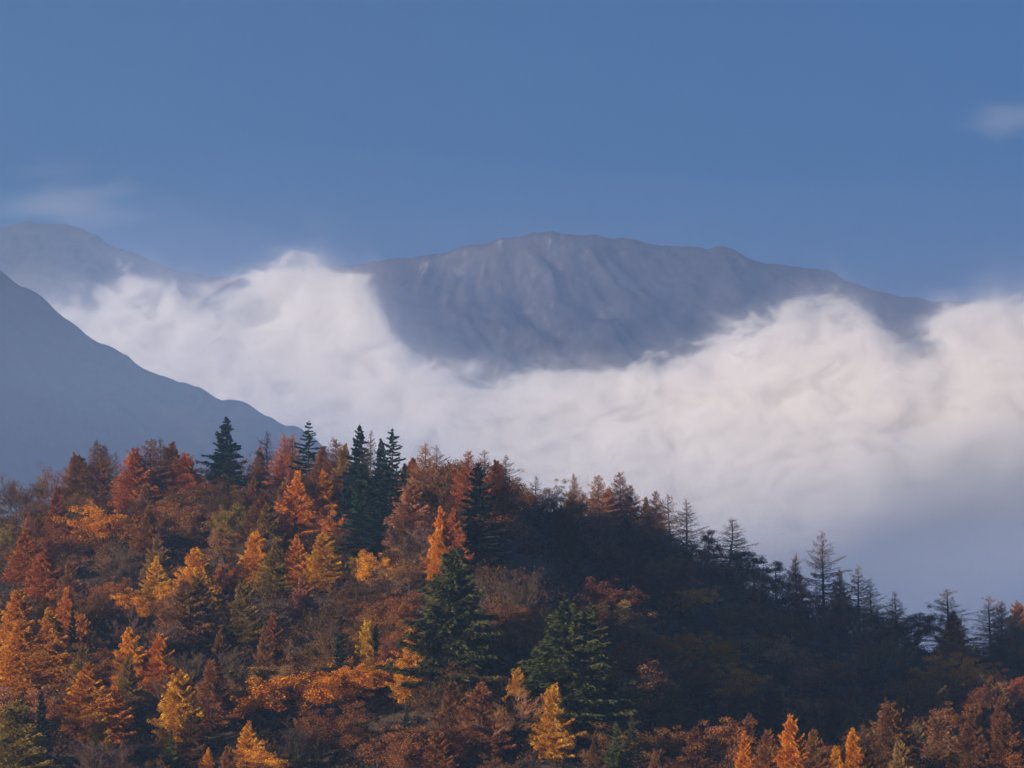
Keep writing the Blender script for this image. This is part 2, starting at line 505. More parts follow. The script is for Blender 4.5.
# ------------------------------------------------------------------ the trees
COL = dict(gold=(.64, .275, .018), yellow=(.62, .32, .025), orange=(.62, .215, .016), red=(.44, .125, .028), rust=(.25, .095, .03), pinkrust=(.40, .17, .085),
           brown=(.17, .074, .028), tan=(.29, .145, .055), olive=(.25, .155, .03), darkbrown=(.095, .045, .022), greybrown=(.11, .072, .05), plum=(.11, .065, .055),
           darkgreen=(.020, .036, .026), bluegreen=(.022, .046, .042), green=(.078, .085, .024), blackgreen=(.012, .020, .016))
WORD = dict(gold='golden', yellow='yellow', orange='orange', red='red-orange', rust='rust-red', pinkrust='pinkish rust', brown='brown', tan='tan', olive='olive-gold',
            darkbrown='dark brown', greybrown='grey-brown', plum='purplish brown', darkgreen='dark green', bluegreen='blue-green', green='mossy green', blackgreen='blackish green')
NAME = dict(larch='larch_tree', larch_thin='larch_tree', larch_bare='larch_tree', spruce='spruce_tree', spruce_open='spruce_tree', fir='fir_tree', broad='broadleaf_tree',
            broad_thin='broadleaf_tree', bare='bare_tree', pine='pine_tree')
NOUN = dict(larch='larch', larch_thin='thin-topped larch', larch_bare='nearly bare larch', spruce='spruce', spruce_open='open-branched spruce', fir='fir', broad='broadleaf tree',
            broad_thin='sparse broadleaf tree', bare='leafless tree', pine='pine')
CAT = dict(larch_tree='larch', spruce_tree='spruce', fir_tree='fir', broadleaf_tree='broadleaf tree', bare_tree='bare tree', pine_tree='pine')
GROUP = dict(larch_tree='larches on the wooded hill', spruce_tree='spruces on the wooded hill', fir_tree='big firs on the wooded hill', broadleaf_tree='broadleaf trees on the wooded hill',
             bare_tree='leafless trees on the wooded hill', pine_tree='pines on the right-hand crest')

# px and py of the tip, kind, colour, height in metres, width factor, (own label, short reference)
T = [
 # crest, left
 (22, 476, 'bare', 'plum', 15, 1.45, 'wide purplish leafless tree at the left end of the crest', 'the wide leafless tree at the left crest end'),
 (54, 461, 'broad_thin', 'rust', 14, .8, 'rounded rust-brown tree between the leafless crest tree and the first larches', None),
 (78, 455, 'larch', 'rust', 17, 1.2, None, None),
 (94, 440, 'larch_thin', 'rust', 21, 1.25, 'tall rust larch with bare twin-looking tip, leftmost high larch of the crest', 'the leftmost tall crest larch'),
 (104, 445, 'larch_thin', 'rust', 19, 1.0, None, None),
 (118, 451, 'larch_bare', 'greybrown', 18, .6, None, None),
 (135, 450, 'larch', 'red', 19, 1.2, None, None),
 (149, 438, 'larch_thin', 'rust', 22, 1.2, 'tallest rust-red larch of the group left of the lone crest spruce', 'the rust larches left of the lone spruce'),
 (160, 437, 'larch_bare', 'plum', 21, .75, None, None),
 (172, 444, 'larch', 'rust', 18, 1.2, None, None),
 (186, 455, 'larch', 'red', 16, 1.4, None, None),
 (224, 415, 'spruce', 'bluegreen', 24, 1.25, 'lone dark blue-green spruce rising above the left crest against the hazy slope', 'the lone dark spruce on the left crest'),
 (212, 452, 'spruce', 'bluegreen', 13, 1.0, None, None),
 (240, 450, 'broad_thin', 'rust', 12, .8, None, None),
 (258, 446, 'larch', 'pinkrust', 15, 1.1, None, None),
 (269, 431, 'larch_bare', 'pinkrust', 20, .9, None, None),
 (283, 433, 'larch_thin', 'red', 19, 1.0, None, None),
 (296, 434, 'larch_thin', 'pinkrust', 18, 1.0, None, None),
 (309, 420, 'spruce_open', 'bluegreen', 22, 1.15, 'slim open-branched spruce with clear tiers on the crest, second dark tip from the left', 'the slim tiered crest spruce'),
 (335, 438, 'larch_thin', 'brown', 18, 1.1, None, None),
 (322, 448, 'larch', 'rust', 15, 1.0, None, None),
 (346, 446, 'larch', 'tan', 16, .9, None, None),
 (359, 424, 'spruce', 'bluegreen', 23, 1.05, 'tallest of the clustered dark spruces on the crest near the middle-left', 'the dark spruce cluster on the crest'),
 (372, 430, 'larch_bare', 'greybrown', 22, .6, None, None),
 (379, 437, 'spruce', 'bluegreen', 21, .9, None, None),
 (392, 428, 'spruce_open', 'bluegreen', 23, 1.0, 'ragged thin-topped spruce, rightmost of the clustered dark crest spruces', None),
 (366, 462, 'spruce', 'bluegreen', 25, 1.3, 'broad dark spruce in front of the crest spruce cluster, reaching farthest downhill', 'the broad spruce below the crest cluster'),
 (388, 470, 'spruce', 'bluegreen', 22, 1.25, None, None),
 (345, 478, 'spruce', 'darkgreen', 18, 1.0, None, None),
 (403, 462, 'spruce', 'bluegreen', 17, 1.0, None, None),
 (414, 458, 'larch', 'red', 15, 1.2, None, None),
 (425, 442, 'larch_thin', 'pinkrust', 19, 1.0, 'taller pinkish larch just right of the dark crest spruce cluster', 'the pinkish larches right of the spruce cluster'),
 (436, 445, 'larch_bare', 'plum', 18, .9, None, None),
 (450, 456, 'broad_thin', 'rust', 14, 1.0, None, None),
 (466, 450, 'larch_thin', 'red', 17, 1.1, None, None),
 (455, 462, 'broad', 'orange', 12, .8, None, None),
 (485, 450, 'larch_bare', 'tan', 18, 1.0, None, None),
 (481, 462, 'spruce', 'blackgreen', 24, 1.1, 'blackish narrow spruce just below the crest right of the spruce cluster', 'the blackish spruce below the mid crest'),
 (497, 462, 'larch', 'rust', 14, 1.1, None, None),
 (505, 454, 'larch_bare', 'plum', 18, 1.0, None, None),
 (518, 467, 'broad_thin', 'rust', 13, .9, None, None),
 (537, 476, 'larch_bare', 'greybrown', 14, .9, None, None),
 (552, 479, 'broad', 'rust', 12, 1.0, None, None),
 (572, 473, 'larch_thin', 'tan', 16, .8, None, None),
 # crest, right
 (600, 474, 'larch_thin', 'pinkrust', 19, 1.1, 'open pinkish larch, left one of the tall pair at mid right crest', 'the tall larch pair on the right crest'),
 (620, 471, 'larch_thin', 'rust', 20, 1.15, 'tall rust larch, right one of the tall pair at mid right crest', None),
 (610, 490, 'larch', 'red', 13, 1.2, None, None),
 (629, 484, 'larch_thin', 'rust', 15, 1.0, None, None),
 (588, 486, 'broad', 'brown', 12, .9, None, None),
 (640, 498, 'broad_thin', 'brown', 12, 1.1, None, None),
 (655, 490, 'larch_thin', 'rust', 15, 1.0, None, None),
 (648, 496, 'larch', 'olive', 14, .9, None, None),
 (672, 494, 'larch_bare', 'brown', 20, 1.1, None, None),
 (686, 499, 'larch_bare', 'greybrown', 20, 1.0, 'dark bare larch, rightmost of three where the crest begins to drop', 'the bare larches where the crest drops'),
 (706, 527, 'pine', 'darkbrown', 13, 1.1, None, None),
 (728, 517, 'larch_bare', 'plum', 17, 1.4, 'spreading bare larch with long side branches halfway down the right crest', 'the spreading bare larch on the right crest'),
 (755, 548, 'pine', 'blackgreen', 11, 1.2, 'low blackish pine with a flat top on the descending right crest', 'the flat black pine on the right crest'),
 (742, 543, 'pine', 'blackgreen', 11, 1.0, None, None),
 (775, 557, 'pine', 'blackgreen', 11, 1.1, None, None),
 (797, 553, 'larch_thin', 'pinkrust', 14, .8, 'small pink-lit larch just left of the tall solitary bare larch', None),
 (823, 531, 'larch_bare', 'plum', 19, .95, 'tall solitary bare larch standing clear against the mist on the right crest', 'the tall solitary bare larch'),
 (840, 567, 'larch_thin', 'tan', 11, .8, None, None),
 (858, 565, 'larch_bare', 'tan', 14, 1.0, None, None),  # this and the next crest larches: missing sunlight put into the paler colour
 (872, 580, 'larch_bare', 'tan', 12, 1.0, None, None),
 (896, 591, 'larch_bare', 'tan', 13, 1.1, None, None),
 (915, 604, 'broad', 'darkbrown', 9, .9, None, None),
 (948, 589, 'larch_bare', 'brown', 18, 1.4, 'brown larch with wide open tiers near the right end of the crest', 'the wide-tiered larch near the right end'),
 (951, 611, 'larch', 'orange', 11, 1.2, 'orange-lit larch tucked under the wide-tiered larch near the right end', None),
 (990, 596, 'larch_bare', 'pinkrust', 19, 1.3, 'dense pinkish larch, first of the trio at the right end of the crest', 'the larch trio at the right end'),
 (1001, 600, 'larch_thin', 'pinkrust', 17, 1.0, None, None),
 (1018, 603, 'larch', 'pinkrust', 17, 1.0, None, None),
 # upper left slope
 (100, 499, 'broad', 'orange', 15, 1.25, None, None),
 (62, 517, 'broad', 'rust', 14, 1.15, None, None),
 (28, 528, 'larch', 'red', 15, 1.5, None, None),
 (45, 552, 'larch', 'red', 13, 1.3, 'bright red-orange larch at the left edge under the wide leafless tree', 'the red larches at the left edge'),
 (8, 520, 'broad', 'olive', 10, .9, None, None),
 (108, 541, 'broad_thin', 'tan', 11, .8, None, None),
 (126, 545, 'bare', 'greybrown', 11, 1.0, None, None),
 (158, 555, 'larch', 'yellow', 14, 1.3, None, None),
 (197, 548, 'larch', 'gold', 16, 1.3, None, None),
 (226, 558, 'broad', 'red', 10, .8, 'glowing red-orange broadleaf tree amid golden trees on the left slope', 'the glowing red tree on the left slope'),
 (230, 502, 'broad', 'olive', 15, .75, None, None),
 (224, 517, 'broad', 'tan', 13, .9, None, None),
 (170, 500, 'broad', 'rust', 14, 1.2, None, None),
 (200, 479, 'broad', 'brown', 13, 1.1, None, None),
 (215, 484, 'broad_thin', 'darkbrown', 12, 1.2, None, None),
 (148, 505, 'larch', 'rust', 16, 1.2, None, None),
 (256, 532, 'larch', 'gold', 15, 1.1, None, None),
 (270, 500, 'larch', 'olive', 18, 1.3, None, None),
 (297, 470, 'larch', 'orange', 20, 1.3, None, None),
 (325, 468, 'larch', 'orange', 18, 1.1, 'orange larch with drooping sprays left of the broad spruce', 'the orange larches left of the broad spruce'),
 (336, 503, 'broad', 'red', 13, .75, None, None),
 (294, 521, 'spruce', 'blackgreen', 13, .65, None, None),
 (298, 534, 'larch', 'orange', 14, 1.25, 'bright orange larch, left of two glowing side by side above mid slope', 'the two glowing orange larches'),
 (324, 534, 'larch', 'gold', 14, 1.2, None, None),
 (272, 540, 'larch', 'olive', 14, 1.2, None, None),
 (360, 547, 'broad', 'olive', 9, .8, None, None),
 (378, 548, 'broad', 'gold', 9, .9, None, None),
 (410, 551, 'broad', 'tan', 10, 1.0, None, None),
 (412, 485, 'larch', 'pinkrust', 17, 1.3, None, None),
 (443, 505, 'larch', 'orange', 17, .9, 'slim fiery orange larch above the big drooping fir', 'the fiery orange larch above the big fir'),
 (456, 510, 'larch', 'red', 15, .9, None, None),
 (439, 528, 'larch', 'orange', 13, .9, None, None),
 (450, 546, 'fir', 'green', 31, 1.3, 'huge dull green fir with drooping sprays in the middle of the slope', 'the big drooping fir'),
 (625, 519, 'larch', 'brown', 14, 1.2, None, None),
 (622, 577, 'larch', 'olive', 8, .7, None, None),
 (505, 590, 'broad', 'brown', 12, 1.1, None, None),
 (528, 606, 'broad_thin', 'rust', 12, 1.1, None, None),
 (488, 612, 'broad', 'brown', 11, 1.0, None, None),
 (520, 572, 'bare', 'greybrown', 12, 1.1, None, None),
 (362, 590, 'broad', 'brown', 12, 1.1, None, None),
 (384, 606, 'broad', 'rust', 12, 1.1, None, None),
 (345, 598, 'bare', 'greybrown', 11, 1.1, None, None),
 (408, 612, 'broad_thin', 'brown', 12, 1.0, None, None),
 (372, 574, 'broad', 'darkbrown', 11, 1.1, None, None),
 # middle left
 (20, 592, 'larch', 'orange', 16, 1.2, None, None),
 (50, 594, 'larch', 'orange', 15, 1.0, None, None),
 (71, 586, 'larch', 'orange', 17, 1.2, 'tallest orange larch of the golden clump at the left edge', 'the golden larch clump at the left edge'),
 (74, 604, 'spruce', 'blackgreen', 15, .6, None, None),
 (20, 621, 'larch', 'gold', 16, 1.3, None, None),
 (52, 607, 'larch', 'gold', 18, 1.6, None, None),
 (83, 615, 'larch', 'orange', 12, .9, None, None),
 (185, 584, 'larch', 'tan', 17, 1.5, None, None),
 (201, 577, 'larch', 'olive', 18, 1.1, 'olive-gold larch with rusty lower boughs on the middle left slope', 'the olive larch on the middle left slope'),
 (243, 584, 'larch', 'olive', 15, 1.0, None, None),
 (125, 604, 'bare', 'greybrown', 10, .9, None, None),
 (142, 619, 'bare', 'greybrown', 11, 1.2, None, None),
 (205, 645, 'bare', 'greybrown', 11, 1.1, None, None),
 (130, 628, 'larch', 'gold', 14, 1.1, None, None),
 (160, 636, 'larch', 'orange', 13, 1.2, None, None),
 (128, 656, 'larch', 'olive', 13, .9, None, None),
 (93, 664, 'larch', 'gold', 16, 1.4, 'brilliant golden larch standing forward on the lower left slope', 'the brilliant golden larch lower left'),
 (115, 680, 'larch', 'orange', 13, 1.2, None, None),
 (83, 645, 'larch', 'olive', 12, .8, None, None),
 (178, 674, 'larch', 'gold', 17, 1.1, None, None),
 (172, 730, 'spruce', 'green', 11, .9, None, None),
 (212, 660, 'larch', 'rust', 15, 1.2, None, None),
 (244, 664, 'broad', 'tan', 12, .9, None, None),
 (250, 722, 'larch', 'gold', 11, .9, None, None),
 (191, 714, 'larch', 'brown', 13, 1.2, None, None),
 (207, 749, 'larch', 'gold', 8, .8, None, None),
 (20, 705, 'larch', 'olive', 18, 1.5, None, None),
 (42, 689, 'spruce', 'darkgreen', 16, .8, 'narrow dark green spruce near the lower left corner', 'the narrow spruce near the lower left corner'),
 (22, 681, 'broad', 'pinkrust', 12, 1.2, None, None),
 (60, 690, 'broad', 'rust', 11, 1.0, None, None),
 # middle
 (300, 660, 'broad', 'orange', 14, 1.4, 'broad orange-tan round-crowned tree on the lower middle-left slope', 'the round orange tree lower middle-left'),
 (270, 656, 'broad', 'tan', 12, 1.1, None, None),
 (265, 625, 'larch', 'tan', 12, .7, None, None),
 (322, 607, 'broad_thin', 'brown', 12, 1.1, None, None),
 (395, 588, 'broad', 'rust', 12, 1.1, None, None),
 (340, 634, 'spruce', 'darkgreen', 14, 1.1, None, None),
 (368, 621, 'larch', 'yellow', 14, .8, None, None),
 (376, 624, 'spruce', 'darkgreen', 13, .8, None, None),
 (395, 623, 'broad', 'rust', 12, .8, None, None),
 (413, 629, 'larch', 'gold', 16, 1.15, 'sunlit golden larch with layered boughs below and left of the big fir', 'the layered golden larch left of the big fir'),
 (368, 649, 'broad', 'orange', 11, 1.0, None, None),
 (345, 666, 'broad', 'red', 9, .8, None, None),
 (456, 679, 'larch', 'brown', 15, 1.3, None, None),
 (480, 682, 'larch', 'rust', 16, 1.4, None, None),
 (503, 690, 'bare', 'tan', 13, 1.1, None, None),
 (396, 722, 'broad', 'rust', 12, 1.2, 'round rust-red broadleaf tree at the bottom edge left of centre', 'the round rust tree at the bottom edge'),
 (437, 732, 'larch', 'rust', 12, 1.2, None, None),
 (262, 738, 'broad', 'gold', 9, 1.0, None, None),
 (297, 744, 'spruce', 'green', 10, .9, None, None),
 (406, 704, 'spruce', 'darkgreen', 11, .7, None, None),
 (566, 599, 'fir', 'green', 28, 1.6, 'large mossy green conical fir right of the big drooping fir', 'the large mossy green fir'),
 (591, 600, 'spruce', 'green', 20, 1.1, None, None),
 (516, 668, 'larch', 'gold', 13, .9, None, None),
 (553, 686, 'larch', 'yellow', 15, 1.0, 'slender yellow-tipped larch at the foot of the large mossy green fir', 'the yellow larch at the foot of the green fir'),
 (614, 722, 'spruce', 'green', 13, .9, None, None),
 (629, 714, 'spruce', 'green', 15, 1.0, 'small mossy spruce, taller of two at the bottom edge right of centre', 'the two small spruces at the bottom edge'),
 # lower right
 (612, 634, 'broad', 'rust', 12, 1.1, None, None),
 (690, 650, 'broad', 'rust', 12, 1.2, None, None),
 (735, 660, 'broad', 'orange', 13, 1.2, 'dull orange round-crowned tree in the shaded hollow on the right', 'the dull orange tree in the right hollow'),
 (660, 724, 'broad', 'rust', 12, 1.4, None, None),
 (745, 731, 'larch', 'orange', 11, .75, None, None),
 (767, 730, 'larch', 'rust', 11, .8, None, None),
 (791, 718, 'larch', 'orange', 13, .95, 'bright orange larch with tiered boughs at the bottom edge right of centre', 'the bright tiered larch at the lower right'),
 (815, 732, 'larch', 'rust', 11, .9, None, None),
 (852, 728, 'larch', 'orange', 12, .9, 'tan-orange rounded larch between the two brightest larches at lower right', 'the tan-orange larch at lower right'),
 (836, 747, 'larch', 'gold', 9, .9, None, None),
 (888, 703, 'larch', 'brown', 16, 1.2, None, None),
 (941, 713, 'larch', 'tan', 16, 1.3, 'pale tan conical larch standing alone in light near the lower right corner', 'the pale tan larch near the lower right corner'),
 (971, 714, 'larch', 'brown', 14, 1.1, None, None),
 (1003, 716, 'larch', 'brown', 14, 1.2, None, None),
 (963, 759, 'larch', 'orange', 8, .8, None, None),
]

YS = np.arange(548, 884, 1.0)
def place(px, py, h):
    """where on the hillside a tree of height h stands if its tip is seen at px, py"""
    x = np.array([at(px, py, y)[0] for y in YS]); z = np.array([at(px, py, y)[2] for y in YS])
    g = hill_z(x, YS) + h - z
    i = np.where(g >= 0)[0]
    up = [k for k in i if k > 0 and g[k - 1] < 0]
    if up: k = up[0] if (px > 650 and py > 690) else up[-1]      # stand on the near rise, not in the hollow behind it
    elif len(i): k = int(np.argmin(np.abs(g)))
    else:
        k = int(np.argmax(g)); h = h - g[k]
    return x[k], YS[k], float(hill_z(x[k], YS[k])), h

trees = []
def add(px, py, kind, colour, h, wf, label=None, ref=None, pos=None, vi=None, jit=.12):
    if pos is None: x, y, z, h = place(px, py, h)
    else: x, y, z = pos
    vs = VAR[kind]
    vi = int(rng.integers(len(vs))) if vi is None else vi
    _, _, H0, W0 = vs[vi]
    s = h / H0
    sxy = s * wf * ((1.32 if pos is None else 1.12) if kind.startswith('larch') else 1.2) * (1.0 if h > 11 else 1.1)
    tx, ty = proj(x, y, z + h)
    bx, by = proj(x, y, z)
    trees.append(dict(x=x, y=y, z=z, h=h, s=s, sxy=sxy, kind=kind, colour=colour, label=label, ref=ref, px=float(tx), py=float(ty), by=float(by),
                      hw=W0 * sxy / y * F_PX, vi=vi, jit=jit, hand=pos is None))
for row in T:
    add(*row)

# fill the rest of the hillside, leaving the hand-placed crowns in sight
def pick(px, py):
    r = rng.random()
    crest = np.interp(px, CREST_PX, CREST_PY)
    d = py - (crest - 55)
    if px > 520 and py > 685: opts = [('larch', 'brown', 3), ('larch', 'tan', 2), ('broad', 'brown', 3), ('bare', 'greybrown', 2), ('broad', 'rust', 2)]  # browner mix: shade along the lower right put into the colours
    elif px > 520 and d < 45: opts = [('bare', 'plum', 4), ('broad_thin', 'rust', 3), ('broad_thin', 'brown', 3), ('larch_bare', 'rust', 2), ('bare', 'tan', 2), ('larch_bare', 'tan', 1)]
    elif px > 500: opts = [('bare', 'plum', 1), ('broad', 'orange', 5), ('broad', 'rust', 4), ('broad', 'brown', 1.5), ('broad_thin', 'pinkrust', 2.5), ('bare', 'tan', 2), ('broad', 'tan', 2), ('larch', 'orange', 1.5), ('spruce', 'darkgreen', .4)]  # brighter, warmer mix makes up in colour for light missing on this slope
    elif px > 390: opts = [('bare', 'plum', 3), ('broad_thin', 'brown', 3), ('broad', 'brown', 3), ('broad', 'darkbrown', 3), ('broad_thin', 'rust', 2), ('larch', 'brown', 2), ('larch', 'rust', 1)]
    elif d < 70: opts = [('larch', 'rust', 3), ('broad', 'brown', 3), ('broad_thin', 'rust', 2), ('bare', 'plum', 2), ('larch', 'pinkrust', 2), ('broad', 'darkbrown', 2)]
    elif py > 560: opts = [('broad', 'brown', 3), ('larch', 'rust', 1), ('larch', 'orange', .6), ('broad', 'orange', 1), ('broad', 'gold', .7), ('larch', 'gold', .6), ('bare', 'greybrown', 3), ('broad', 'rust', 3), ('broad', 'darkbrown', 2), ('bare', 'plum', 2), ('larch', 'brown', 2), ('larch', 'tan', 1)]
    else: opts = [('broad', 'brown', 3), ('broad', 'rust', 2), ('bare', 'greybrown', 2), ('bare', 'plum', 2), ('broad', 'darkbrown', 3), ('larch', 'rust', 2), ('broad', 'tan', 1), ('larch', 'tan', 1)]
    w = np.array([o[2] for o in opts], float); w /= w.sum()
    k = opts[int(rng.choice(len(opts), p=w))]
    return k[0], k[1]

HMIN = dict(larch=9, larch_bare=11, larch_thin=11, broad=7.5, broad_thin=7.5, bare=7, spruce=9, pine=8)
cand = 0
crest_spots = [(px + rng.uniform(-4, 4), YC0 - dy + rng.uniform(-6, 6)) for dy in (-4, 16) for px in np.arange(-6, 1032, 15)]
while cand < 7500 and len(trees) < 600:
    on_crest = cand < len(crest_spots)
    if on_crest:
        q, y = crest_spots[cand]
        x = at(q, 600, y)[0]
    else:
        y = 534 + (YC0 + 6 - 534) * rng.random() ** .92
        x = rng.uniform(-1, 1) * .192 * y
    cand += 1
    if any((x - t['x']) ** 2 + (y - t['y']) ** 2 < (3.0 if on_crest else 4.0 if t['hand'] else 5.4) ** 2 for t in trees): continue
    z = float(hill_z(x, y))
    px, py0 = proj(x, y, z + 11)
    kind, colour = pick(px, py0)
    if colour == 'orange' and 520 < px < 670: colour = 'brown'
    if on_crest and kind == 'larch': kind = 'larch_thin'
    h = HMIN[kind] * rng.uniform(1.3, 1.9)
    if on_crest: h = max(h, 12.5)
    wf = rng.uniform(.9, 1.25)
    W0 = VAR[kind][0][3]
    for tr_ in range(7):
        tx, ty = proj(x, y, z + h)
        hw = W0 * h / VAR[kind][0][2] * wf / y * F_PX
        bad = False
        for t in trees:
            if not t['hand']: continue
            if t['y'] < y: continue
            lim = t['py'] + (t['by'] - t['py']) * (.25 if t['kind'] == 'pine' else .58 if t['ref'] else .42)
            if abs(t['px'] - tx) < hw * .7 + t['hw'] * .55 and ty < lim: bad = True; break
        # nothing may rise above the crest line drawn by the hand-placed trees
        top = np.interp(tx, CREST_PX, CREST_PY) - (44 if tx < 560 else 38)
        if ty < top: bad = True
        if not bad: break
        h *= .85
    if bad or h < HMIN[kind] * .6: continue
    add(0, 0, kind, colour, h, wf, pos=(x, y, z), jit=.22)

# leave out what nothing of would be seen: paint rough crowns far to near and count
S = 2
def paint(ts):
    buf = np.full((384 + 40, 512 + 40), -1, int)
    for i in sorted(range(len(ts)), key=lambda i: -ts[i]['y']):
        t = ts[i]
        hgt = t['by'] - t['py']
        cone = t['kind'].startswith(('larch', 'spruce', 'fir'))
        for yy in range(int(t['py']) // S, int(t['py'] + hgt * .85) // S):
            u = (yy * S - t['py']) / hgt
            w = t['hw'] * (min(1, u * 1.5 + .08) if cone else math.sqrt(max(0, 1 - ((u - .38) / .45) ** 2)))
            a, b = int((t['px'] - w * .85) / S), int((t['px'] + w * .85) / S)
            if yy < 0 or yy >= 384 or b < 0 or a >= 512: continue
            buf[yy, max(a, 0):min(max(b, a + 1), 512)] = i
    return np.bincount(buf[buf >= 0], minlength=len(ts)) * S * S
for _ in range(2):
    seen = paint(trees)
    trees = [t for t, n in zip(trees, seen) if n > (40 if t['hand'] else 90)]

# ------------------------------------------------------------------ labels that single each tree out
marks = [t for t in trees if t['ref']]
def mid(t): return t['px'], t['py'] + (t['by'] - t['py']) * .3
def where(t, m):
    (x, y), (u, v) = mid(t), mid(m)
    dx, dy = x - u, y - v
    d = math.hypot(dx, dy)
    near = 'touching' if d < 16 else 'close' if d < 34 else 'some way' if d < 70 else 'well'
    ang = math.degrees(math.atan2(dy, dx)) % 360
    name = ['right of', 'below and right of', 'below', 'below and left of', 'left of', 'above and left of', 'above', 'above and right of'][int((ang + 22.5) // 45) % 8]
    return ('beside ' if near == 'touching' else '') + (near + ' ' if near in ('close', 'some way', 'well') else 'just ') + name if near != 'touching' else 'just ' + name
def words(s): return len(s.replace('-', ' ').split())
used = set(t['label'] for t in trees if t['label'])
for t in sorted(trees, key=lambda t: -t['hw']):
    if t['label']: continue
    vis = t['h']
    size = 'small' if vis < 10.5 else 'medium' if vis < 15 else 'tall'
    wid = 'narrow' if t['hw'] * 2 / max(1, t['by'] - t['py']) < .36 else 'broad' if t['hw'] * 2 / max(1, t['by'] - t['py']) > .75 else ''
    near = sorted(marks, key=lambda m: math.hypot(mid(t)[0] - mid(m)[0], 1.3 * (mid(t)[1] - mid(m)[1])))
    core = f"{WORD[t['colour']]} {NOUN[t['kind']]}"
    opts = []
    for m in near[:3]:
        opts.append(f"{size} {core} {where(t, m)} {m['ref']}")
        if wid: opts.append(f"{size} {wid} {core} {where(t, m)} {m['ref']}")
    opts.append(f"{core} between {near[0]['ref']} and {near[1]['ref']}")
    for m in near[3:9]: opts.append(f"{size} {core} {where(t, m)} {m['ref']}")
    for m in near[:4]: opts.append(f"second {size} {core} {where(t, m)} {m['ref']}")
    for q in opts:
        q = q.replace('  ', ' ')
        if q not in used and words(q) <= 16: break
    else:
        q = next((v for v in opts if words(v) <= 16), opts[-1])
    used.add(q)
    t['label'] = q

# ------------------------------------------------------------------ link the trees
rot = random.Random(3)
for t in trees:
    tm, cm, H0, W0 = VAR[t['kind']][t['vi']]
    name = NAME[t['kind']]
    root = bpy.data.objects.new(name, None)
    root.empty_display_size = 2
    root.location = (t['x'], t['y'], t['z'] - .25)
    root.rotation_euler = (R(rot.uniform(-2, 2)), R(rot.uniform(-2, 2)), rot.uniform(0, 6.28))
    root.scale = (t['sxy'], t['sxy'], t['s'])
    root['label'] = t['label']; root['category'] = CAT[name]; root['group'] = GROUP[name]
    col.objects.link(root)
    a = bpy.data.objects.new('trunk', tm); a.parent = root; col.objects.link(a)
    b = bpy.data.objects.new('crown', cm); b.parent = root; col.objects.link(b)
    c = COL[t['colour']]
    k = 1 + rot.uniform(-1, 1) * t['jit'] * 1.2
    h = rot.uniform(-1, 1) * t['jit']
    b.color = (c[0] * k, c[1] * k * (1 + h), c[2] * k, 1)

# undergrowth: bracken, saplings and scrub between the trees, one uncountable mass
ug = Shape()
n = 11000
y = 545 + (YC0 + 40 - 545) * rng.random(n); x = rng.uniform(-1, 1, n) * (.20 * y + 25)
z = hill_z(x, y)
for i in range(n):
    r = rng.uniform(1.0, 3.2)
    m = int(25 * r)
    d = rdir(m) * (rng.random(m) ** .5)[:, None] * np.array([r, r, r * .8])
    c = np.array([x[i], y[i], z[i] + r * .7]) + d
    ug.leaves(c, rdir(m) + np.array([0, 0, .3]), rdir(m) + np.array([0, 0, .3]), rng.uniform(.42, .9, m), rng.uniform(.22, .42, m))
me = ug.mesh('undergrowth', M_LEAF)
o = bpy.data.objects.new('undergrowth', me); o.color = (.085, .042, .022, 1); col.objects.link(o)
o['kind'] = 'stuff'; o['label'] = 'brown bracken and scrub between the trees of the hill'; o['category'] = 'undergrowth'

# ------------------------------------------------------------------ low cloud and air
def closed_slab(name, xs, ys, top, bottom, mat, shift=None):
    """a closed lumpy volume: upper sheet, lower sheet and side walls"""
    X, Y = np.meshgrid(xs, ys)
    if shift: Y = Y + shift(X)
    T_ = top(X, Y); B_ = bottom(X, Y)
    nx, ny = len(xs), len(ys)
    up = np.stack([X, Y, T_], -1).reshape(-1, 3); dn = np.stack([X, Y, B_], -1).reshape(-1, 3)
    i = np.arange(nx * ny).reshape(ny, nx); k = nx * ny
    q = np.stack([i[:-1, :-1], i[:-1, 1:], i[1:, 1:], i[1:, :-1]], -1).reshape(-1, 4)
    f = q.tolist() + (q[:, ::-1] + k).tolist()
    for a in range(nx - 1):
        f.append([i[0, a], i[0, a] + k, i[0, a + 1] + k, i[0, a + 1]]); f.append([i[-1, a + 1], i[-1, a + 1] + k, i[-1, a] + k, i[-1, a]])
    for b in range(ny - 1):
        f.append([i[b + 1, 0], i[b + 1, 0] + k, i[b, 0] + k, i[b, 0]]); f.append([i[b, -1], i[b, -1] + k, i[b + 1, -1] + k, i[b + 1, -1]])
    me = bpy.data.meshes.new(name)
    me.from_pydata(np.concatenate([up, dn]).tolist(), [], [[int(v) for v in w] for w in f])
    me.materials.append(mat)
    o = bpy.data.objects.new(name, me); col.objects.link(o)
    o['kind'] = 'stuff'
    return o

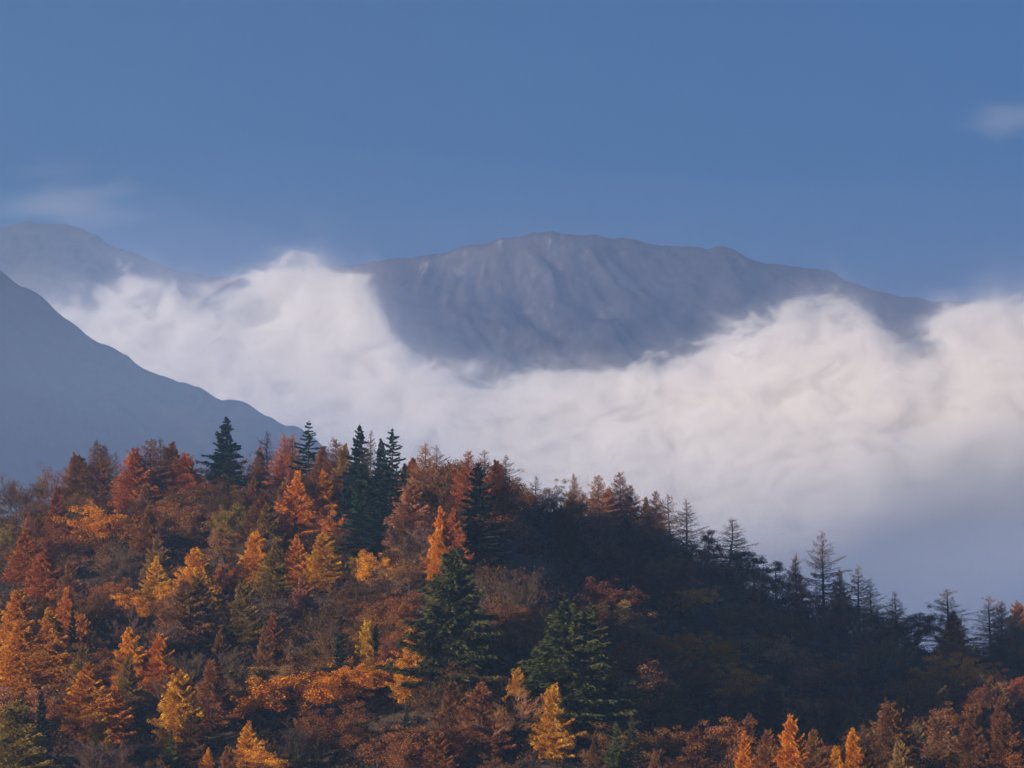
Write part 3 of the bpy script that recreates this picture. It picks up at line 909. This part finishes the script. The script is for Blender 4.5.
# cloud top: height above the valley along the bank
CY = 3900.0
CT = [(-260, 310), (-120, 300), (0, 290), (30, 290), (60, 288), (85, 291), (110, 297), (140, 293), (168, 275), (190, 289), (225, 290), (255, 282), (285, 266), (320, 254), (340, 249), (352, 258),
      (360, 270), (368, 282), (378, 296), (390, 312), (404, 331), (422, 347), (436, 355), (460, 364), (500, 370), (550, 368), (600, 361), (650, 357), (690, 354), (715, 338), (745, 322), (780, 306), (815, 294),
      (845, 288), (858, 304), (880, 322), (905, 322), (930, 312), (948, 297), (975, 288), (1000, 287), (1030, 292), (1120, 294), (1300, 320)]
def front_y(x): return 3480.0 - 0.62 * x           # the bank lies slantwise across the valley
def on_bank(p, q):
    Y = 3600.0
    for _ in range(12): Y = front_y(at(p, q, Y)[0]) + 130
    return at(p, q, Y)
CXs = np.array([on_bank(p, q)[0] for p, q in CT]); CZs = np.array([on_bank(p, q)[2] for p, q in CT])
X0, X1 = -1050.0, 900.0
ZT = 1000.0

def cloud_material():
    m, nt, out = new_mat('valley_cloud')
    L = nt.links.new
    geo = N(nt, 'ShaderNodeNewGeometry')
    sep = N(nt, 'ShaderNodeSeparateXYZ'); L(geo.outputs['Position'], sep.inputs[0])
    mp = N(nt, 'ShaderNodeMapping'); mp.inputs['Scale'].default_value = (1 / 290, 1 / 300, 1 / 165); mp.inputs['Rotation'].default_value = (0, R(-24), 0)
    L(geo.outputs['Position'], mp.inputs[0])
    n1 = N(nt, 'ShaderNodeTexNoise', _Scale=1.0, _Detail=2.0, _Roughness=0.55)
    L(mp.outputs[0], n1.inputs['Vector'])
    nz = math_node(nt, 'SUBTRACT', n1.outputs['Fac'], 0.5)
    n2 = N(nt, 'ShaderNodeTexNoise', _Scale=4.0, _Detail=5.5, _Roughness=0.74, _Distortion=0.5)
    L(mp.outputs[0], n2.inputs['Vector'])
    nf = math_node(nt, 'SUBTRACT', n2.outputs['Fac'], 0.5)
    u = N(nt, 'ShaderNodeMapRange'); u.clamp = True
    u.inputs[1].default_value = X0; u.inputs[2].default_value = X1
    L(math_node(nt, 'MULTIPLY_ADD', nf, 170.0, math_node(nt, 'MULTIPLY_ADD', nz, 190.0, sep.outputs['X'])), u.inputs[0])
    fc = N(nt, 'ShaderNodeFloatCurve')
    cv = fc.mapping.curves[0]
    pts = [((a - X0) / (X1 - X0), b / ZT) for a, b in zip(CXs, CZs) if X0 < a < X1]
    pts = [(0.0, pts[0][1])] + pts + [(1.0, pts[-1][1])]
    while len(cv.points) < len(pts): cv.points.new(0.5, 0.5)
    for p, (a, b) in zip(cv.points, pts):
        p.location = (a, b); p.handle_type = 'AUTO_CLAMPED'
    fc.mapping.update()
    L(u.outputs[0], fc.inputs['Value'])
    H = math_node(nt, 'MULTIPLY', fc.outputs[0], ZT)
    depth = math_node(nt, 'DIVIDE', math_node(nt, 'SUBTRACT', H, sep.outputs['Z']), 66.0)
    front = math_node(nt, 'DIVIDE', math_node(nt, 'SUBTRACT', math_node(nt, 'MULTIPLY_ADD', sep.outputs['X'], 0.62, sep.outputs['Y']), 3480.0), 52.0)
    s = math_node(nt, 'MINIMUM', depth, front)
    s = math_node(nt, 'MINIMUM', s, 2.2)
    s = math_node(nt, 'MULTIPLY_ADD', nz, 1.5, s)
    s = math_node(nt, 'MULTIPLY_ADD', nf, 2.6, s)
    d = N(nt, 'ShaderNodeMapRange', interpolation_type='SMOOTHSTEP')
    d.inputs[1].default_value = 0.32; d.inputs[2].default_value = 0.80
    d.inputs[3].default_value = 0.0; d.inputs[4].default_value = CLOUD_DENSITY
    L(s, d.inputs[0])
    v = N(nt, 'ShaderNodeVolumePrincipled')
    v.inputs['Color'].default_value = (0.998, 0.982, 0.993, 1)
    v.inputs['Anisotropy'].default_value = 0.0
    base = N(nt, 'ShaderNodeMapRange', interpolation_type='SMOOTHSTEP')       # thins out towards its base
    base.inputs[1].default_value = 150.0; base.inputs[2].default_value = 340.0
    base.inputs[3].default_value = 0.05; base.inputs[4].default_value = 1.0
    L(math_node(nt, 'MULTIPLY_ADD', nz, 110.0, math_node(nt, 'MULTIPLY_ADD', sep.outputs['X'], -0.30, sep.outputs['Z'])), base.inputs[0])
    veil = N(nt, 'ShaderNodeMapRange', interpolation_type='SMOOTHSTEP')       # thin torn mist just outside the bank
    veil.inputs[1].default_value = -0.35; veil.inputs[2].default_value = 0.4; veil.inputs[4].default_value = 0.0016
    L(s, veil.inputs[0])
    L(math_node(nt, 'MULTIPLY', math_node(nt, 'ADD', d.outputs[0], veil.outputs[0]), base.outputs[0]), v.inputs['Density'])
    L(v.outputs[0], out.inputs['Volume'])
    m.cycles.volume_step_rate = 1.0
    return m

CLOUD_DENSITY = 0.05
M_CLOUD = cloud_material()
def cloud_top(x, y):
    h = np.max([np.interp(x + d, CXs, CZs) for d in (-140, -100, -60, -30, 0, 30, 60, 100, 140)], axis=0)
    return h + 95 + fbm(x / 130, y / 130, 101, 3) * 30 - 60 * smooth((front_y(x) + 80 - y) / 200)
o = closed_slab('cloud_bank', np.arange(-1040, 891, 30.0), np.arange(-110, 821, 60.0), cloud_top, lambda x, y: np.full_like(x, -40.0), M_CLOUD, front_y)
o['label'] = 'thick white cloud bank filling the valley in front of the mountain'; o['category'] = 'low cloud'

# air: even thin haze round everything
HAZE = 1.5e-4
m, nt, out = new_mat('haze')
v = N(nt, 'ShaderNodeVolumePrincipled')
v.inputs['Color'].default_value = (0.345, 0.545, 0.87, 1)
v.inputs['Density'].default_value = HAZE
v.inputs['Anisotropy'].default_value = 0.35
nt.links.new(v.outputs[0], out.inputs['Volume'])
hx, hy0, hy1, hz0, hz1 = 2500, -1000, 8200, -120, 1275
me = bpy.data.meshes.new('haze')
me.from_pydata([(sx * hx, hy, hz) for sx in (-1, 1) for hy in (hy0, hy1) for hz in (hz0, hz1)], [],
               [(0, 1, 3, 2), (4, 6, 7, 5), (0, 4, 5, 1), (2, 3, 7, 6), (0, 2, 6, 4), (1, 5, 7, 3)])
me.materials.append(m)
o = bpy.data.objects.new('haze', me); o['kind'] = 'stuff'; col.objects.link(o)

# faint wisps of higher cloud beyond the mountains
m, nt, out = new_mat('cloud_wisp')
geo = N(nt, 'ShaderNodeNewGeometry'); tc = N(nt, 'ShaderNodeTexCoord')
mp = N(nt, 'ShaderNodeMapping'); mp.inputs['Scale'].default_value = (1 / 420, 1 / 420, 1 / 110); mp.inputs['Rotation'].default_value = (0, R(28), 0)
nt.links.new(geo.outputs['Position'], mp.inputs[0])
n1 = N(nt, 'ShaderNodeTexNoise', _Scale=1.0, _Detail=5.0, _Roughness=0.65, _Distortion=0.8)
nt.links.new(mp.outputs[0], n1.inputs['Vector'])
ln = N(nt, 'ShaderNodeVectorMath', operation='LENGTH'); nt.links.new(tc.outputs['Object'], ln.inputs[0])
e = math_node(nt, 'SUBTRACT', 0.55, math_node(nt, 'MULTIPLY', ln.outputs['Value'], 0.75))
dd = N(nt, 'ShaderNodeMapRange', interpolation_type='SMOOTHSTEP'); dd.inputs[1].default_value = 0.60; dd.inputs[2].default_value = 1.1; dd.inputs[4].default_value = 0.0024
nt.links.new(math_node(nt, 'ADD', e, math_node(nt, 'MULTIPLY', n1.outputs['Fac'], 1.1)), dd.inputs[0])
v = N(nt, 'ShaderNodeVolumePrincipled'); v.inputs['Color'].default_value = (0.99, 0.97, 0.97, 1)
nt.links.new(dd.outputs[0], v.inputs['Density']); nt.links.new(v.outputs[0], out.inputs['Volume'])
for (q, r, sx, sz, lab) in ((60, 200, 470, 190, 'faint pinkish wisp of cloud in the sky above the left peak'), (1022, 118, 260, 120, 'faint pinkish wisp of cloud high at the right edge of the sky')):
    me = bpy.data.meshes.new('cloud_wisp')
    vv, ff = [], []
    for a in range(13):
        for b in range(20):
            th, ph = math.pi * a / 12, 2 * math.pi * b / 20
            vv.append((math.sin(th) * math.cos(ph), math.sin(th) * math.sin(ph), math.cos(th)))
    for a in range(12):
        for b in range(20):
            p_, q_ = a * 20 + b, a * 20 + (b + 1) % 20
            ff.append((p_, p_ + 20, q_ + 20, q_))
    me.from_pydata(vv, [], ff); me.validate(); me.materials.append(m)
    o = bpy.data.objects.new('cloud_wisp', me)
    o.location = at(q, r, 8800); o.scale = (sx, 180, sz); col.objects.link(o)
    o['kind'] = 'stuff'; o['label'] = lab; o['category'] = 'cloud'; o['group'] = 'faint wisps of cloud in the sky'

# thin mist lying in the valley behind the wooded hill
m, nt, out = new_mat('valley_mist')
v = N(nt, 'ShaderNodeVolumePrincipled')
v.inputs['Color'].default_value = (0.45, 0.60, 0.94, 1)
v.inputs['Density'].default_value = 5.8e-4
nt.links.new(v.outputs[0], out.inputs['Volume'])
o = closed_slab('mist', np.arange(-1300, 1301, 65.0), np.arange(1250, 3351, 70.0),
                lambda x, y: 350 - 130 * smooth((x + 260) / 420) + fbm(x / 400, y / 400, 131, 3) * 50 - 120 * smooth((1700 - y) / 400), lambda x, y: np.full_like(x, -45.0), m)
o['label'] = 'thin blue mist lying in the valley behind the wooded hill'; o['category'] = 'mist'

# thinner blue air between the cloud bank and the far mountain
m, nt, out = new_mat('far_mist')
v = N(nt, 'ShaderNodeVolumePrincipled')
v.inputs['Color'].default_value = (0.50, 0.52, 0.88, 1)
v.inputs['Density'].default_value = 2.6e-4
nt.links.new(v.outputs[0], out.inputs['Volume'])
o = closed_slab('mist', np.arange(-750, 1701, 70.0), np.arange(4450, 5851, 70.0), lambda x, y: 1010 + fbm(x / 600, y / 600, 141, 3) * 60, lambda x, y: np.full_like(x, -45.0), m)
o['label'] = 'thin blue air hanging in front of the far mountain'; o['category'] = 'mist'

# ------------------------------------------------------------------ light
EL, BEHIND = 8.3, 37.0
to_sun = Vector((-math.cos(R(EL)) * math.cos(R(BEHIND)), -math.cos(R(EL)) * math.sin(R(BEHIND)), math.sin(R(EL))))
sd = bpy.data.lights.new('sun', 'SUN'); sd.energy = 5.0; sd.angle = R(0.5); sd.color = (1.0, 0.83, 0.63)
so = bpy.data.objects.new('sun', sd); so.rotation_euler = to_sun.to_track_quat('Z', 'Y').to_euler(); so.location = (-200, 0, 300); col.objects.link(so)
w = bpy.data.worlds.new('World'); sc.world = w; w.use_nodes = True
nt = w.node_tree; nt.nodes.clear()
sky = nt.nodes.new('ShaderNodeTexSky'); sky.sky_type = 'NISHITA'; sky.sun_disc = False
sky.sun_elevation = R(EL); sky.sun_rotation = math.atan2(to_sun.x, to_sun.y)
sky.altitude = 200; sky.air_density = 1.0; sky.dust_density = 1.2; sky.ozone_density = 7.0
bg = nt.nodes.new('ShaderNodeBackground'); bg.inputs[1].default_value = 0.05
wo = nt.nodes.new('ShaderNodeOutputWorld')
nt.links.new(sky.outputs[0], bg.inputs[0]); nt.links.new(bg.outputs[0], wo.inputs[0])

# ------------------------------------------------------------------ render settings
sc.render.engine = 'CYCLES'
c = sc.cycles
c.use_adaptive_sampling = True; c.adaptive_threshold = 0.03
c.use_denoising = True; c.denoiser = 'OPENIMAGEDENOISE'
c.max_bounces = 8; c.diffuse_bounces = 2; c.glossy_bounces = 1; c.transmission_bounces = 3; c.volume_bounces = 6; c.transparent_max_bounces = 8
c.volume_step_rate = 0.11; c.volume_max_steps = 256
c.sample_clamp_indirect = 6
vs = sc.view_settings
sc.display_settings.display_device = 'sRGB'
vs.view_transform = 'Standard'; vs.look = 'None'; vs.gamma = 1.0; vs.use_curve_mapping = False
vs.exposure = 1.24
